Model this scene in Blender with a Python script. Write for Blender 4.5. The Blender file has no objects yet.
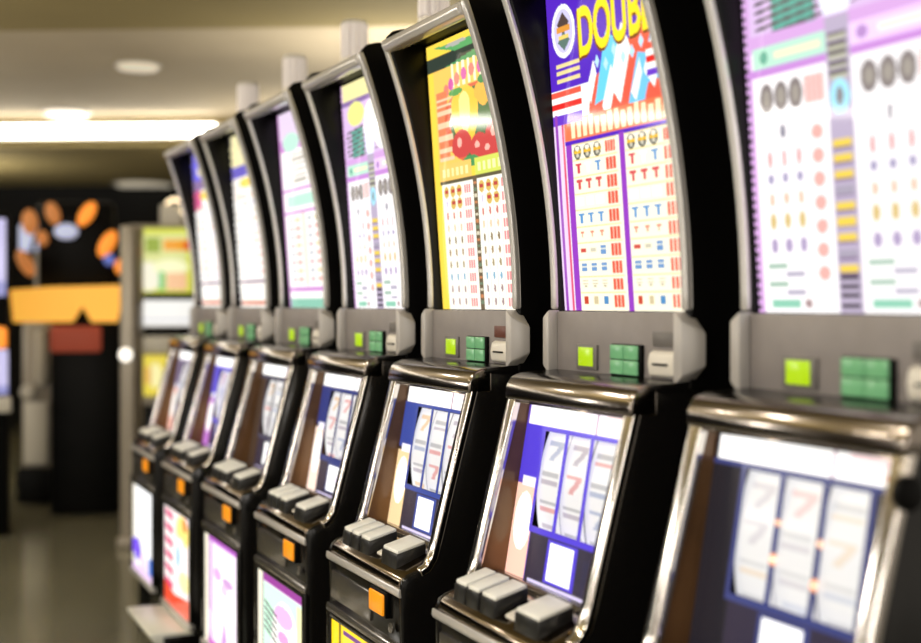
import bpy, bmesh, math, random
import numpy as np
from mathutils import Vector, Matrix

SC = bpy.context.scene
COL = SC.collection
PI = math.pi
random.seed(7)

# ------------------------------------------------------------------ camera geometry
F_PX = 1279.0                                   # 50 mm on a 36 mm frame 921 px wide
YAW = math.atan((460.5 + 130.0) / F_PX)         # camera turned right of the row direction (+Y)
EYE = 1.40
HORIZON = 303.0
CT, ST = math.cos(YAW), math.sin(YAW)
FACE = 1.07                                     # x of the lower machine fronts
PITCH = 0.68                                    # machine spacing along the row
FAR_EDGE = 1.785                                # y of the nearest machine's far side
HALF = 0.255


def at(px, depth, z=0.0):
    lat = (px - 460.5) / F_PX * depth
    return (ST * depth + CT * lat, CT * depth - ST * lat, z)


def zpx(py, depth):
    return EYE + (HORIZON - py) * depth / F_PX


# ------------------------------------------------------------------ materials
def lin(c):
    return tuple(((v / 255) / 12.92 if v / 255 <= .04045 else ((v / 255 + .055) / 1.055) ** 2.4) for v in c)


def principled(name, rgb, rough=.4, metal=0.0, spec=.5, coat=0.0, noise=0.0, scale=8.0, emit=None, strength=0.0):
    m = bpy.data.materials.new(name)
    m.use_nodes = True
    nt = m.node_tree
    b = nt.nodes['Principled BSDF']
    c = lin(rgb)
    b.inputs['Base Color'].default_value = (*c, 1)
    b.inputs['Roughness'].default_value = rough
    b.inputs['Metallic'].default_value = metal
    b.inputs['Specular IOR Level'].default_value = spec
    b.inputs['Coat Weight'].default_value = coat
    if noise:
        tc = nt.nodes.new('ShaderNodeTexCoord')
        n = nt.nodes.new('ShaderNodeTexNoise')
        n.inputs['Scale'].default_value = scale
        n.inputs['Detail'].default_value = 4
        r = nt.nodes.new('ShaderNodeValToRGB')
        r.color_ramp.elements[0].position = .3
        r.color_ramp.elements[1].position = .7
        r.color_ramp.elements[0].color = (*[v * (1 - noise) for v in c], 1)
        r.color_ramp.elements[1].color = (*[min(1, v * (1 + noise)) for v in c], 1)
        nt.links.new(tc.outputs['Object'], n.inputs['Vector'])
        nt.links.new(n.outputs['Fac'], r.inputs['Fac'])
        nt.links.new(r.outputs['Color'], b.inputs['Base Color'])
    if emit:
        b.inputs['Emission Color'].default_value = (*lin(emit), 1)
        b.inputs['Emission Strength'].default_value = strength
    return m


def art_material(name, strength, rough=.04, base=.03):
    m = bpy.data.materials.new(name)
    m.use_nodes = True
    nt = m.node_tree
    b = nt.nodes['Principled BSDF']
    a = nt.nodes.new('ShaderNodeAttribute')
    a.attribute_name = 'art'
    mul = nt.nodes.new('ShaderNodeMixRGB')
    mul.blend_type = 'MULTIPLY'
    mul.inputs['Fac'].default_value = 1
    mul.inputs['Color2'].default_value = (base, base, base, 1)
    nt.links.new(a.outputs['Color'], mul.inputs['Color1'])
    nt.links.new(mul.outputs['Color'], b.inputs['Base Color'])
    nt.links.new(a.outputs['Color'], b.inputs['Emission Color'])
    b.inputs['Emission Strength'].default_value = strength
    b.inputs['Roughness'].default_value = rough
    b.inputs['Specular IOR Level'].default_value = .6
    return m


M = {}
M['black'] = principled('black_gloss_laminate', (16, 15, 14), .16, 0, .35)
M['black_side'] = principled('black_side_panel', (9, 8, 8), .3, 0, .18)
M['black_satin'] = principled('black_satin_paint', (3, 3, 3), .45, 0, .12)
M['chrome'] = principled('polished_chrome', (205, 198, 190), .13, 1.0)
M['rail'] = principled('satin_silver_rail', (214, 211, 208), .26, .45, .6)
M['lintel'] = principled('smoked_chrome_lintel', (134, 126, 118), .15, 1.0)
M['dark_chrome'] = principled('smoked_chrome', (120, 108, 94), .11, 1.0)
M['brown_gloss'] = principled('brown_smoked_panel', (104, 74, 46), .2, .15, .35, noise=.3, scale=5)
M['grey_panel'] = principled('grey_painted_panel', (136, 130, 129), .42, .1, .4, noise=.06, scale=20)
M['grey_cap'] = principled('pale_grey_moulding', (178, 174, 171), .35, .15, .5)
M['silver'] = principled('brushed_silver', (150, 146, 142), .22, .9)
M['cap'] = principled('pale_button_cap', (226, 227, 223), .3, 0, .5, noise=.05, scale=30)
M['cap_side'] = principled('dark_button_body', (30, 30, 30), .3)
M['white_plastic'] = principled('white_plastic', (215, 210, 200), .35)
M['tray'] = principled('grey_tray_steel', (206, 208, 198), .38, .2)
M['green_lens'] = principled('green_button_lens', (104, 160, 116), .25, 0, .5, emit=(96, 160, 110), strength=.3)
M['lime_lcd'] = principled('lime_display_screen', (120, 170, 10), .25, 0, .5, emit=(182, 204, 24), strength=.72)
M['orange_lens'] = principled('orange_button_lens', (225, 140, 20), .25, 0, .5, emit=(235, 145, 25), strength=.55)
M['candle'] = principled('frosted_candle_lens', (226, 218, 200), .35, 0, .5, emit=(230, 218, 200), strength=.18)
M['candle_lilac'] = principled('pale_candle_lens', (222, 214, 208), .35, 0, .5, emit=(226, 216, 214), strength=.18)
M['label_grey'] = principled('grey_label', (104, 100, 98), .4)
M['label_brown'] = principled('brown_label', (96, 52, 40), .4)
M['art'] = art_material('backlit_payout_glass', 1.25)
M['art_reel'] = art_material('lit_reel_strip', 1.3, .25, .3)
M['art_drum'] = art_material('lit_reel_drum', .72, .25, .3)
M['art_belly'] = art_material('backlit_belly_glass', 1.35)
M['art_far'] = art_material('backlit_far_glass', 1.0, .1)
# clear glass: a mirror film mixed over transparency by the Fresnel term
mg = bpy.data.materials.new('clear_reel_glass')
mg.use_nodes = True
nt = mg.node_tree
nt.nodes.remove(nt.nodes['Principled BSDF'])
tr = nt.nodes.new('ShaderNodeBsdfTransparent')
gl = nt.nodes.new('ShaderNodeBsdfGlossy'); gl.inputs['Roughness'].default_value = .03
fr = nt.nodes.new('ShaderNodeFresnel'); fr.inputs['IOR'].default_value = 1.45
mx = nt.nodes.new('ShaderNodeMixShader')
gm = nt.nodes.new('ShaderNodeNewGeometry')
sub = nt.nodes.new('ShaderNodeMath'); sub.operation = 'SUBTRACT'; sub.inputs[0].default_value = 1
mu = nt.nodes.new('ShaderNodeMath'); mu.operation = 'MULTIPLY'
nt.links.new(gm.outputs['Backfacing'], sub.inputs[1]); nt.links.new(fr.outputs[0], mu.inputs[0]); nt.links.new(sub.outputs[0], mu.inputs[1])
nt.links.new(mu.outputs[0], mx.inputs[0]); nt.links.new(tr.outputs[0], mx.inputs[1]); nt.links.new(gl.outputs[0], mx.inputs[2])
nt.links.new(mx.outputs[0], nt.nodes['Material Output'].inputs['Surface'])
M['glass'] = mg


def emission(name, rgb, s):
    return principled(name, rgb, .5, emit=rgb, strength=s)


# ------------------------------------------------------------------ mesh helpers
def finish(name, bm, mat, bevel=0.0, seg=2, smooth=True):
    bmesh.ops.recalc_face_normals(bm, faces=bm.faces[:])
    if bevel:
        es = [e for e in bm.edges if len(e.link_faces) == 2 and e.calc_face_angle(0) > .6]
        bmesh.ops.bevel(bm, geom=es, offset=bevel, segments=seg, profile=.5, affect='EDGES', clamp_overlap=True)
    me = bpy.data.meshes.new(name)
    bm.to_mesh(me)
    bm.free()
    for m in (mat if isinstance(mat, (list, tuple)) else [mat]):
        me.materials.append(m)
    if smooth:
        me.polygons.foreach_set('use_smooth', [True] * len(me.polygons))
        try:
            me.set_sharp_from_angle(angle=.6)
        except Exception:
            pass
    return me


def link(name, me, parent=None, loc=(0, 0, 0), rot=(0, 0, 0)):
    o = bpy.data.objects.new(name, me)
    COL.objects.link(o)
    if parent:
        o.parent = parent
    o.location = loc
    o.rotation_euler = rot
    return o


def empty(name, loc, rz=0.0):
    o = bpy.data.objects.new(name, None)
    COL.objects.link(o)
    o.location = loc
    o.rotation_euler = (0, 0, rz)
    o.empty_display_size = .2
    return o


def tag(o, label, cat, group=None):
    o['label'] = label
    o['category'] = cat
    if group:
        o['group'] = group
    return o


def struct(o, label=None):
    o['kind'] = 'structure'
    if label:
        o['label'] = label
        o['category'] = o.name.split('_')[0]
    return o


def box(bm, x0, x1, y0, y1, z0, z1):
    vs = [bm.verts.new((x, y, z)) for x in (x0, x1) for y in (y0, y1) for z in (z0, z1)]
    for f in ((0, 1, 3, 2), (4, 6, 7, 5), (0, 4, 5, 1), (2, 3, 7, 6), (0, 2, 6, 4), (1, 5, 7, 3)):
        bm.faces.new([vs[i] for i in f])
    return bm


def prism(bm, pts, y0, y1):
    """polygon in the x-z plane swept along y"""
    a = [bm.verts.new((x, y0, z)) for x, z in pts]
    b = [bm.verts.new((x, y1, z)) for x, z in pts]
    n = len(pts)
    bm.faces.new(a)
    bm.faces.new(b[::-1])
    for i in range(n):
        bm.faces.new((a[i], b[i], b[(i + 1) % n], a[(i + 1) % n]))
    return bm


def strip_along(bm, pts, depth, y0, y1):
    """bar following an x-z path: rectangular section y0..y1 by depth (behind the path)"""
    rings = []
    for i, (x, z) in enumerate(pts):
        p, q = pts[max(i - 1, 0)], pts[min(i + 1, len(pts) - 1)]
        t = Vector((q[0] - p[0], q[1] - p[1])).normalized()
        nx, nz = t.y, -t.x            # behind the path when it runs upward
        rings.append([bm.verts.new(v) for v in ((x, y0, z), (x, y1, z), (x + nx * depth, y1, z + nz * depth), (x + nx * depth, y0, z + nz * depth))])
    for a, b in zip(rings, rings[1:]):
        for k in range(4):
            bm.faces.new((a[k], a[(k + 1) % 4], b[(k + 1) % 4], b[k]))
    bm.faces.new(rings[0]); bm.faces.new(rings[-1][::-1])
    return bm


def cyl(bm, c, axis, r, h, seg=24, r2=None):
    """cylinder from c along axis"""
    axis = Vector(axis).normalized()
    up = Vector((0, 0, 1)) if abs(axis.z) < .9 else Vector((1, 0, 0))
    u = axis.cross(up).normalized(); v = axis.cross(u)
    c = Vector(c); r2 = r if r2 is None else r2
    a = [bm.verts.new(c + (u * math.cos(2 * PI * i / seg) + v * math.sin(2 * PI * i / seg)) * r) for i in range(seg)]
    b = [bm.verts.new(c + axis * h + (u * math.cos(2 * PI * i / seg) + v * math.sin(2 * PI * i / seg)) * r2) for i in range(seg)]
    bm.faces.new(a); bm.faces.new(b[::-1])
    for i in range(seg):
        bm.faces.new((a[i], b[i], b[(i + 1) % seg], a[(i + 1) % seg]))
    return bm


def torus(bm, c, R, r, a0, a1, n=24, k=8, plane='yz'):
    rings = []
    for i in range(n + 1):
        t = a0 + (a1 - a0) * i / n
        ring = []
        for j in range(k):
            s = 2 * PI * j / k
            rr = R + r * math.cos(s)
            ring.append(bm.verts.new((c[0] + r * math.sin(s), c[1] + rr * math.cos(t), c[2] + rr * math.sin(t))))
        rings.append(ring)
    for a, b in zip(rings, rings[1:]):
        for j in range(k):
            bm.faces.new((a[j], a[(j + 1) % k], b[(j + 1) % k], b[j]))
    bm.faces.new(rings[0]); bm.faces.new(rings[-1][::-1])
    return bm


def ellipsoid(bm, c, rx, ry, rz, seg=16):
    r = bmesh.ops.create_uvsphere(bm, u_segments=seg, v_segments=seg // 2, radius=1)
    for v in r['verts']:
        v.co = Vector((c[0] + v.co.x * rx, c[1] + v.co.y * ry, c[2] + v.co.z * rz))
    return bm


# ------------------------------------------------------------------ printed artwork, drawn into a colour grid
_glyph = {}


def glyph_tris(s):
    if s not in _glyph:
        cu = bpy.data.curves.new('lettering', 'FONT')
        cu.body = s
        cu.size = 1
        cu.offset = .03
        o = bpy.data.objects.new('lettering', cu)
        COL.objects.link(o)
        dg = bpy.context.evaluated_depsgraph_get()
        me = o.evaluated_get(dg).to_mesh()
        me.calc_loop_triangles()
        v = np.array([p.co[:2] for p in me.vertices])
        t = np.array([lt.vertices[:] for lt in me.loop_triangles])
        v = (v - v.min(0)) / np.maximum(v.max(0) - v.min(0), 1e-6)
        _glyph[s] = v[t]
        bpy.data.objects.remove(o)
        bpy.data.curves.remove(cu)
    return _glyph[s]


class Art:
    """u runs left to right, t top to bottom, both 0..1"""

    def __init__(self, nx, ny, bg, top=0.0):
        self.nx, self.ny = nx, ny
        self.a = np.zeros((ny, nx, 3)); self.a[:] = bg
        self.hole = np.zeros((ny, nx), bool)
        self.U, self.T = np.meshgrid((np.arange(nx) + .5) / nx, (np.arange(ny) + .5) / ny * (1 + top) - top)

    def rect(self, u0, t0, u1, t1, c, sl=0.0):
        d = self.T + sl * (self.U - .5)
        t0 = -1 if t0 <= 0 else t0
        self.a[(self.U >= u0) & (self.U < u1) & (d >= t0) & (d < t1)] = c

    def cut(self, u0, t0, u1, t1):
        self.hole |= (self.U >= u0) & (self.U < u1) & (self.T >= t0) & (self.T < t1)

    def ell(self, u, t, ru, rt, c, inner=0.0):
        d = ((self.U - u) / ru) ** 2 + ((self.T - t) / rt) ** 2
        self.a[(d <= 1) & (d >= inner ** 2)] = c

    def poly(self, pts, c):
        m = np.zeros_like(self.hole)
        n = len(pts)
        for i in range(n):
            (x0, y0), (x1, y1) = pts[i], pts[(i + 1) % n]
            if y0 == y1:
                continue
            k = ((self.T >= min(y0, y1)) & (self.T < max(y0, y1)))
            xi = x0 + (self.T - y0) * (x1 - x0) / (y1 - y0)
            m ^= k & (self.U < xi)
        self.a[m] = c

    def text(self, s, u0, t0, u1, t1, c, skew=0.0):
        for tri in glyph_tris(s):
            P = [(u0 + p[0] * (u1 - u0), t1 - p[1] * (t1 - t0) + skew * p[0]) for p in tri]
            self.poly(P, c)

    def diamond(self, u, t, ru, rt, c):
        self.poly([(u, t - rt), (u + ru, t), (u, t + rt), (u - ru, t)], c)


def wash(a, f):
    a.a = a.a * (1 - f) + 255 * f
    return a


def sheet(name, art, pos, mat):
    """one mesh whose points carry the printed colours; pos(u, t) -> xyz"""
    nx, ny = art.nx, art.ny
    co = [pos(i / (nx - 1), j / (ny - 1)) for j in range(ny) for i in range(nx)]
    fs = []
    for j in range(ny - 1):
        for i in range(nx - 1):
            if art.hole[j, i] and art.hole[j, i + 1] and art.hole[j + 1, i] and art.hole[j + 1, i + 1]:
                continue
            fs.append((j * nx + i, (j + 1) * nx + i, (j + 1) * nx + i + 1, j * nx + i + 1))
    me = bpy.data.meshes.new(name)
    me.from_pydata(co, [], fs)
    at_ = me.color_attributes.new('art', 'FLOAT_COLOR', 'POINT')
    s = art.a / 255.0
    l = np.where(s <= .04045, s / 12.92, ((s + .055) / 1.055) ** 2.4)
    rgba = np.ones((ny * nx, 4), dtype=np.float32)
    rgba[:, :3] = l.reshape(-1, 3)
    at_.data.foreach_set('color', rgba.ravel())
    me.polygons.foreach_set('use_smooth', [True] * len(me.polygons))
    me.materials.append(mat)
    return me


W_ = (255, 253, 246); CREAM = (255, 244, 214); RED = (226, 66, 48); PUR = (150, 64, 190); DPUR = (86, 40, 190)
MAUVE = (206, 150, 216); GREY = (120, 112, 116); BLU = (92, 150, 206); YEL = (248, 214, 40); TEAL = (70, 160, 140)


def digits(a, u, t, w, h, c, n=3):
    for k in range(n):
        x = u + k * w / n
        a.rect(x, t, x + w / n * .72, t + h, c)


def award_double(nx, ny):
    a = Art(nx, ny, W_, .05)
    # violet field with the oval emblem
    a.rect(0, 0, 1, .285, DPUR)
    a.poly([(.36, .285), (1, .10), (1, .45), (.3, .45)], (236, 96, 74))
    # blue and white faceted shapes under the lettering
    for (u, t, s, c) in ((.50, .24, .9, (108, 208, 240)), (.88, .22, 1.0, (84, 190, 238)), (.74, .31, .7, (120, 200, 240))):
        a.poly([(u, t - .10 * s), (u + .12, t - .05), (u + .03, t + .11 * s), (u - .12, t + .12)], c)
    for (u, t, r) in ((.60, .255, .12), (.36, .285, .065), (.86, .245, .11), (.28, .35, .05), (.50, .33, .08), (.72, .32, .06)):
        a.poly([(u + .03, t - r), (u + r * .75, t - r * .3), (u - .01, t + r), (u - r * .75, t + r * .5)], W_)
    for k in range(7):
        a.diamond(.42 + .07 * k, .23 + .02 * math.sin(k * 2.3), .02, .022, (186, 228, 250))
    a.ell(.145, .10, .105, .085, W_)
    a.ell(.145, .10, .085, .070, (206, 200, 236))
    a.diamond(.145, .075, .055, .036, (84, 66, 60))
    a.rect(.085, .083, .205, .104, (224, 150, 60))
    a.diamond(.145, .132, .055, .030, (96, 120, 110))
    a.rect(.10, .112, .19, .124, (240, 208, 110))
    a.text('DOUBLE', .268, .052, .965, .212, (120, 60, 20), -.02)
    a.text('DOUBLE', .278, .046, .955, .202, (255, 226, 30), -.02)
    for k in range(3):
        a.rect(.06, .20 + k * .024, .27, .213 + k * .024, (238, 214, 150))
    # stripes: red, white, red, white, violet on each side
    for (u0, u1, tt) in ((0, .27, .288), (.80, 1, .225)):
        for k, c in enumerate(((238, 90, 70), W_, (226, 44, 40), W_, (110, 60, 200))):
            a.rect(u0, tt + k * .019, u1, tt + (k + 1) * .019, c)
    a.rect(.10, .383, 1, .455, (240, 120, 80))
    for k in range(16):
        a.rect(.16 + k * .053, .39 + .008 * math.sin(k * 1.7), .195 + k * .053, .445, (255, 236, 190))
    # paytable
    a.rect(.0, .383, .10, 1, (232, 206, 236)); a.rect(.0, .383, .27, .395, (110, 60, 200))
    a.rect(.02, .36, .045, 1, (150, 70, 180)); a.rect(.075, .395, .095, 1, (222, 90, 120)); a.rect(.105, .455, .155, 1, PUR)
    a.rect(.155, .46, 1, 1, (255, 248, 222))
    a.rect(.10, .452, 1, .464, DPUR)
    a.rect(.555, .46, .60, 1, PUR)
    for half, u0 in enumerate((.17, .615)):
        for r in range(10):
            t = .4695 + r * .0529
            a.rect(u0 - .012, t - .005, u0 + .37, t - .002, (232, 206, 120))
            for k in range(3):
                u = u0 + .035 + .085 * k
                if r == 0:
                    a.ell(u, t + .024, .033, .023, (92, 92, 84)); a.rect(u - .03, t + .018, u + .03, t + .027, (240, 190, 50)); a.ell(u, t + .012, .018, .008, (250, 240, 220)); a.ell(u, t + .034, .014, .006, (206, 200, 180))
                elif r in (1, 2, 4):
                    c = {1: (214, 70, 80), 2: (214, 84, 84), 4: BLU}[r]
                    if r == 1 and k: c = (W_, BLU)[k - 1]
                    a.rect(u - .026, t + .006, u + .026, t + .014, c); a.rect(u - .008, t + .006, u + .012, t + .038, c)
                elif r == 3:
                    a.rect(u - .03, t + .008, u + .03, t + .036, (255, 254, 250))
                elif r == 5:
                    a.rect(u - .016, t + .012, u + .016, t + .019, (226, 110, 90)); a.rect(u - .006, t + .01, u + .006, t + .03, (226, 150, 120))
                elif r in (6, 7):
                    if r == 6 and k < 2:
                        c = ((206, 80, 70), (206, 200, 176))[k]
                        a.rect(u - .024, t + .014, u + .024, t + .024, c)
                    else:
                        c = (112, 152, 200)
                        a.rect(u - .024, t + .006, u + .024, t + .017, c); a.rect(u - .024, t + .020, u + .024, t + .034, c)
                elif r == 8:
                    a.rect(u - .022, t + .008, u + .022, t + .013, (188, 180, 150)); a.rect(u - .022, t + .018, u + .022, t + .022, (188, 180, 150)); a.rect(u - .012, t + .026, u + .012, t + .032, (188, 180, 150))
                else:
                    c = ((198, 72, 50), (206, 190, 150), (84, 140, 190))[k]
                    a.rect(u - .018, t + .006, u + .018, t + .032, c)
            digits(a, u0 + .275, t + .004, .085, .038, (226, 92, 70), 4 if r == 0 else 3)
    return a


def award_mauve(nx, ny, tint=0):
    a = Art(nx, ny, (255, 250, 250), .05)
    a.T = np.interp(a.T, [-.05, .33, 1], [-.03, .348, 1]); a.U = np.interp(a.U, [0, .04, .5, 1], [0, .072, .535, 1])
    a.rect(0, 0, 1, .36, (214, 178, 226))
    a.rect(.0, .0, .07, 1, (206, 150, 216))
    # yellow and white bursts and the dark louvres of the heading
    a.rect(.07, .0, 1, .05, (236, 226, 150)); a.rect(0, .05, 1, .075, (120, 84, 150))
    a.ell(.30, .12, .16, .055, (232, 232, 120)); a.ell(.62, .14, .16, .06, (250, 250, 244)); a.ell(.85, .11, .12, .05, (236, 206, 240))
    for k in range(7):
        t = .175 + k * .021
        a.rect(.10, t, .50, t + .009, (70, 60, 66), .05)
        a.rect(.20, t + .009, .42, t + .021, TEAL, .05)
        a.rect(.58, t, .96, t + .007, (130, 110, 130), .05)
    a.ell(.52, .25, .08, .09, (236, 240, 255)); a.ell(.74, .24, .14, .07, W_)
    a.rect(0, .318, 1, .350, MAUVE)
    a.rect(.08, .350, .47, .400, (176, 228, 200)); a.ell(.14, .375, .025, .016, (84, 160, 130)); a.rect(.20, .366, .44, .384, (246, 244, 190))
    a.rect(.57, .350, .97, .400, (240, 200, 250)); a.ell(.63, .375, .025, .016, (170, 120, 190)); a.rect(.70, .366, .92, .384, (250, 246, 214))
    a.rect(0, .400, 1, .420, (190, 120, 206))
    # centre strip
    a.rect(.465, .32, .575, 1, (172, 156, 184))
    for k in range(5):
        a.rect(.475, .358 + k * .022, .565, .367 + k * .022, (72, 62, 70))
        a.rect(.475, .367 + k * .022, .565, .377 + k * .022, (178, 176, 150))
    a.ell(.52, .505, .046, .040, (150, 224, 244)); a.ell(.52, .505, .018, .022, GREY)
    for k in range(9):
        a.rect(.475, .60 + k * .036, .565, .618 + k * .036, (232, 196, 50) if k % 4 != 3 else (150, 140, 160))
        a.rect(.475, .618 + k * .036, .565, .624 + k * .036, (110, 84, 120))
    for k in range(4):
        a.rect(.475, .91 + k * .022, .565, .92 + k * .022, (40, 32, 40))
    # pay rows
    for half, u0 in enumerate((.10, .605)):
        for k in range(3):
            u = u0 + .045 + .078 * k
            a.ell(u, .475, .037, .036, (112, 100, 98)); a.ell(u, .475, .02, .02, (146, 136, 124))
            for r, (t, c, ru, rt) in enumerate(((.560, (120, 116, 132), .016, .018), (.625, (212, 150, 150), .012, .022), (.672, (150, 140, 176), .016, .013), (.722, (228, 180, 150), .014, .016),
                                                (.775, (206, 176, 104), .018, .020), (.835, (160, 140, 180), .020, .018))):
                if r == 0 and k != 1: continue
                a.ell(u, t, ru, rt, c)
        digits(a, u0 + .25, .44, .10, .066, (236, 150, 140), 4)
        for r in range(7):
            a.ell(u0 + .30, .575 + r * .055, .03, .018, (236, 160, 150))
        for r in range(4):
            t = .876 + r * .022
            a.rect(u0 + (.0 if r % 2 == 0 else .10), t, u0 + (.11 if r % 2 == 0 else .20), t + .015, (168, 160, 180) if r % 2 else (150, 180, 160))
        a.rect(u0 + .01, .965, u0 + .17, .988, (120, 190, 160)); a.ell(u0 + .21, .976, .02, .012, (150, 120, 120))
    # dark teeth down the left border
    for k in range(46):
        a.rect(0, k / 46, .038, k / 46 + .011, (44, 34, 40))
    return a


def award_fruit(nx, ny):
    a = Art(nx, ny, (248, 206, 44), .05)
    a.T = np.interp(a.T, [-.05, .03, .218, .377, .46, .507, 1], [0, .13, .37, .455, .526, .562, 1])
    a.rect(0, .09, 1, .17, (14, 26, 16)); a.poly([(.2, .17), (1, .10), (1, .13), (.5, .19)], (40, 130, 60))
    a.poly([(.1, .03), (.9, .06), (1, .1), (.4, .1)], (60, 150, 70)); a.ell(.4, .05, .14, .014, (160, 160, 150))
    a.rect(.08, .17, 1, .5, (246, 190, 70))
    for k in range(9):
        a.rect(.32 + .07 * k, .16, .35 + .07 * k, .28, (250, 240, 200))
    # arched band of magenta blocks, red panel, lemon and cherries
    for k in range(11):
        th = PI * (.95 - .07 * k)
        a.ell(.62 + .46 * math.cos(th), .36 - .14 * math.sin(th), .035, .030, (206, 70, 150) if k % 2 else (232, 110, 90))
    a.rect(.10, .28, .24, .48, (222, 110, 60))
    a.ell(.60, .40, .40, .115, (214, 76, 40)); a.ell(.60, .40, .33, .10, (50, 90, 40))
    a.ell(.46, .37, .17, .085, (250, 190, 40)); a.ell(.46, .37, .07, .06, (252, 226, 120))
    a.ell(.70, .335, .11, .05, (246, 172, 50)); a.ell(.74, .28, .10, .025, (40, 120, 50)); a.ell(.36, .30, .09, .018, (60, 140, 50))
    for k in range(7):
        a.rect(.10, .315 + .027 * k, .29, .327 + .027 * k, (226, 196, 150))
    for (u, t) in ((.40, .455), (.62, .47), (.82, .45), (.74, .485)):
        a.ell(u, t, .13, .035, (196, 44, 40)); a.ell(u - .03, t - .01, .03, .01, (250, 170, 150))
    a.ell(.50, .505, .10, .018, (50, 130, 60))
    a.rect(.08, .50, .50, .553, (250, 190, 80)); a.rect(.54, .50, .95, .553, (206, 216, 70))
    for k in range(6):
        a.rect(.12 + .06 * k, .515, .155 + .06 * k, .54, (252, 230, 150)); a.rect(.58 + .06 * k, .515, .615 + .06 * k, .54, (236, 240, 160))
    a.rect(.08, .553, 1, .562, (70, 60, 30))
    # paytable
    a.rect(.10, .562, 1, 1, (255, 250, 232))
    a.rect(.505, .553, .555, 1, (84, 66, 40))
    for k in range(20):
        a.rect(.512, .57 + k * .021, .548, .58 + k * .021, ((190, 110, 60), (90, 110, 80), (210, 200, 170))[k % 3])
    for u0 in (.12, .575):
        for r in range(10):
            t = .572 + r * .0425
            for k in range(3):
                u = u0 + .035 + .085 * k
                if r == 0 or (r == 1 and k):
                    a.ell(u, t + .018, .034, .020, (210, 170, 70)); a.rect(u - .022, t + .010, u + .022, t + .022, (176, 40, 36))
                else:
                    c = ((230, 200, 190), (200, 190, 216), (200, 100, 90), (224, 190, 150), (120, 96, 60), (150, 120, 80), (150, 130, 90), (110, 160, 190), (150, 120, 120), (150, 120, 120))[r]
                    a.ell(u, t + .016, .013, .013, c)
                a.rect(u + .042, t, u + .046, t + .04, (232, 226, 196))
            digits(a, u0 + .27, t + .004, .09, .028, (222, 130, 130), 3)
    return a


def award_plain(nx, ny, top, band, accent, foot):
    """pale glass with a coloured heading, two columns of marks and a coloured foot"""
    a = Art(nx, ny, (255, 250, 244), .05)
    a.rect(0, 0, 1, .10, top); a.rect(0, .10, 1, .16, band)
    a.ell(.3, .12, .2, .05, accent); a.ell(.68, .06, .22, .05, W_)
    for k in range(6):
        a.rect(.30, .18 + k * .028, .62, .19 + k * .028, (150, 140, 120))
    a.rect(0, .36, 1, .375, band); a.rect(.12, .40, .88, .46, accent)
    a.rect(0, .48, 1, .495, band)
    for u0 in (.12, .58):
        for r in range(8):
            a.rect(u0, .52 + r * .045, u0 + .10, .545 + r * .045, (210, 176, 180) if r % 2 else (186, 190, 196))
            a.rect(u0 + .16, .52 + r * .045, u0 + .28, .545 + r * .045, (236, 170, 160) if r % 3 else (226, 206, 160))
    a.rect(.45, .50, .53, .88, (240, 214, 196))
    a.rect(0, .885, 1, .91, band); a.rect(0, .95, 1, 1, foot)
    a.rect(.0, 0, .035, 1, band)
    return a


def award_striped(nx, ny, side, band, accent):
    a = Art(nx, ny, (255, 252, 244), .05)
    a.rect(0, 0, 1, .14, accent); a.rect(0, .14, 1, .21, band); a.rect(0, .21, .3, .34, side)
    a.ell(.45, .25, .2, .03, (246, 206, 60)); a.ell(.5, .08, .3, .05, (240, 226, 170))
    for u0 in (.14, .56):
        for r in range(11):
            a.rect(u0, .32 + r * .045, u0 + .12, .345 + r * .045, ((236, 196, 170), (206, 200, 216), (226, 214, 190))[r % 3])
            a.rect(u0 + .17, .32 + r * .045, u0 + .30, .345 + r * .045, (230, 176, 170))
    a.rect(0, .83, 1, .85, (120, 80, 110)); a.rect(0, .955, 1, .985, (206, 120, 90))
    for k in range(24):
        a.rect(0, k / 24, .06, k / 24 + .02, (60, 50, 50))
    return a


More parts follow.
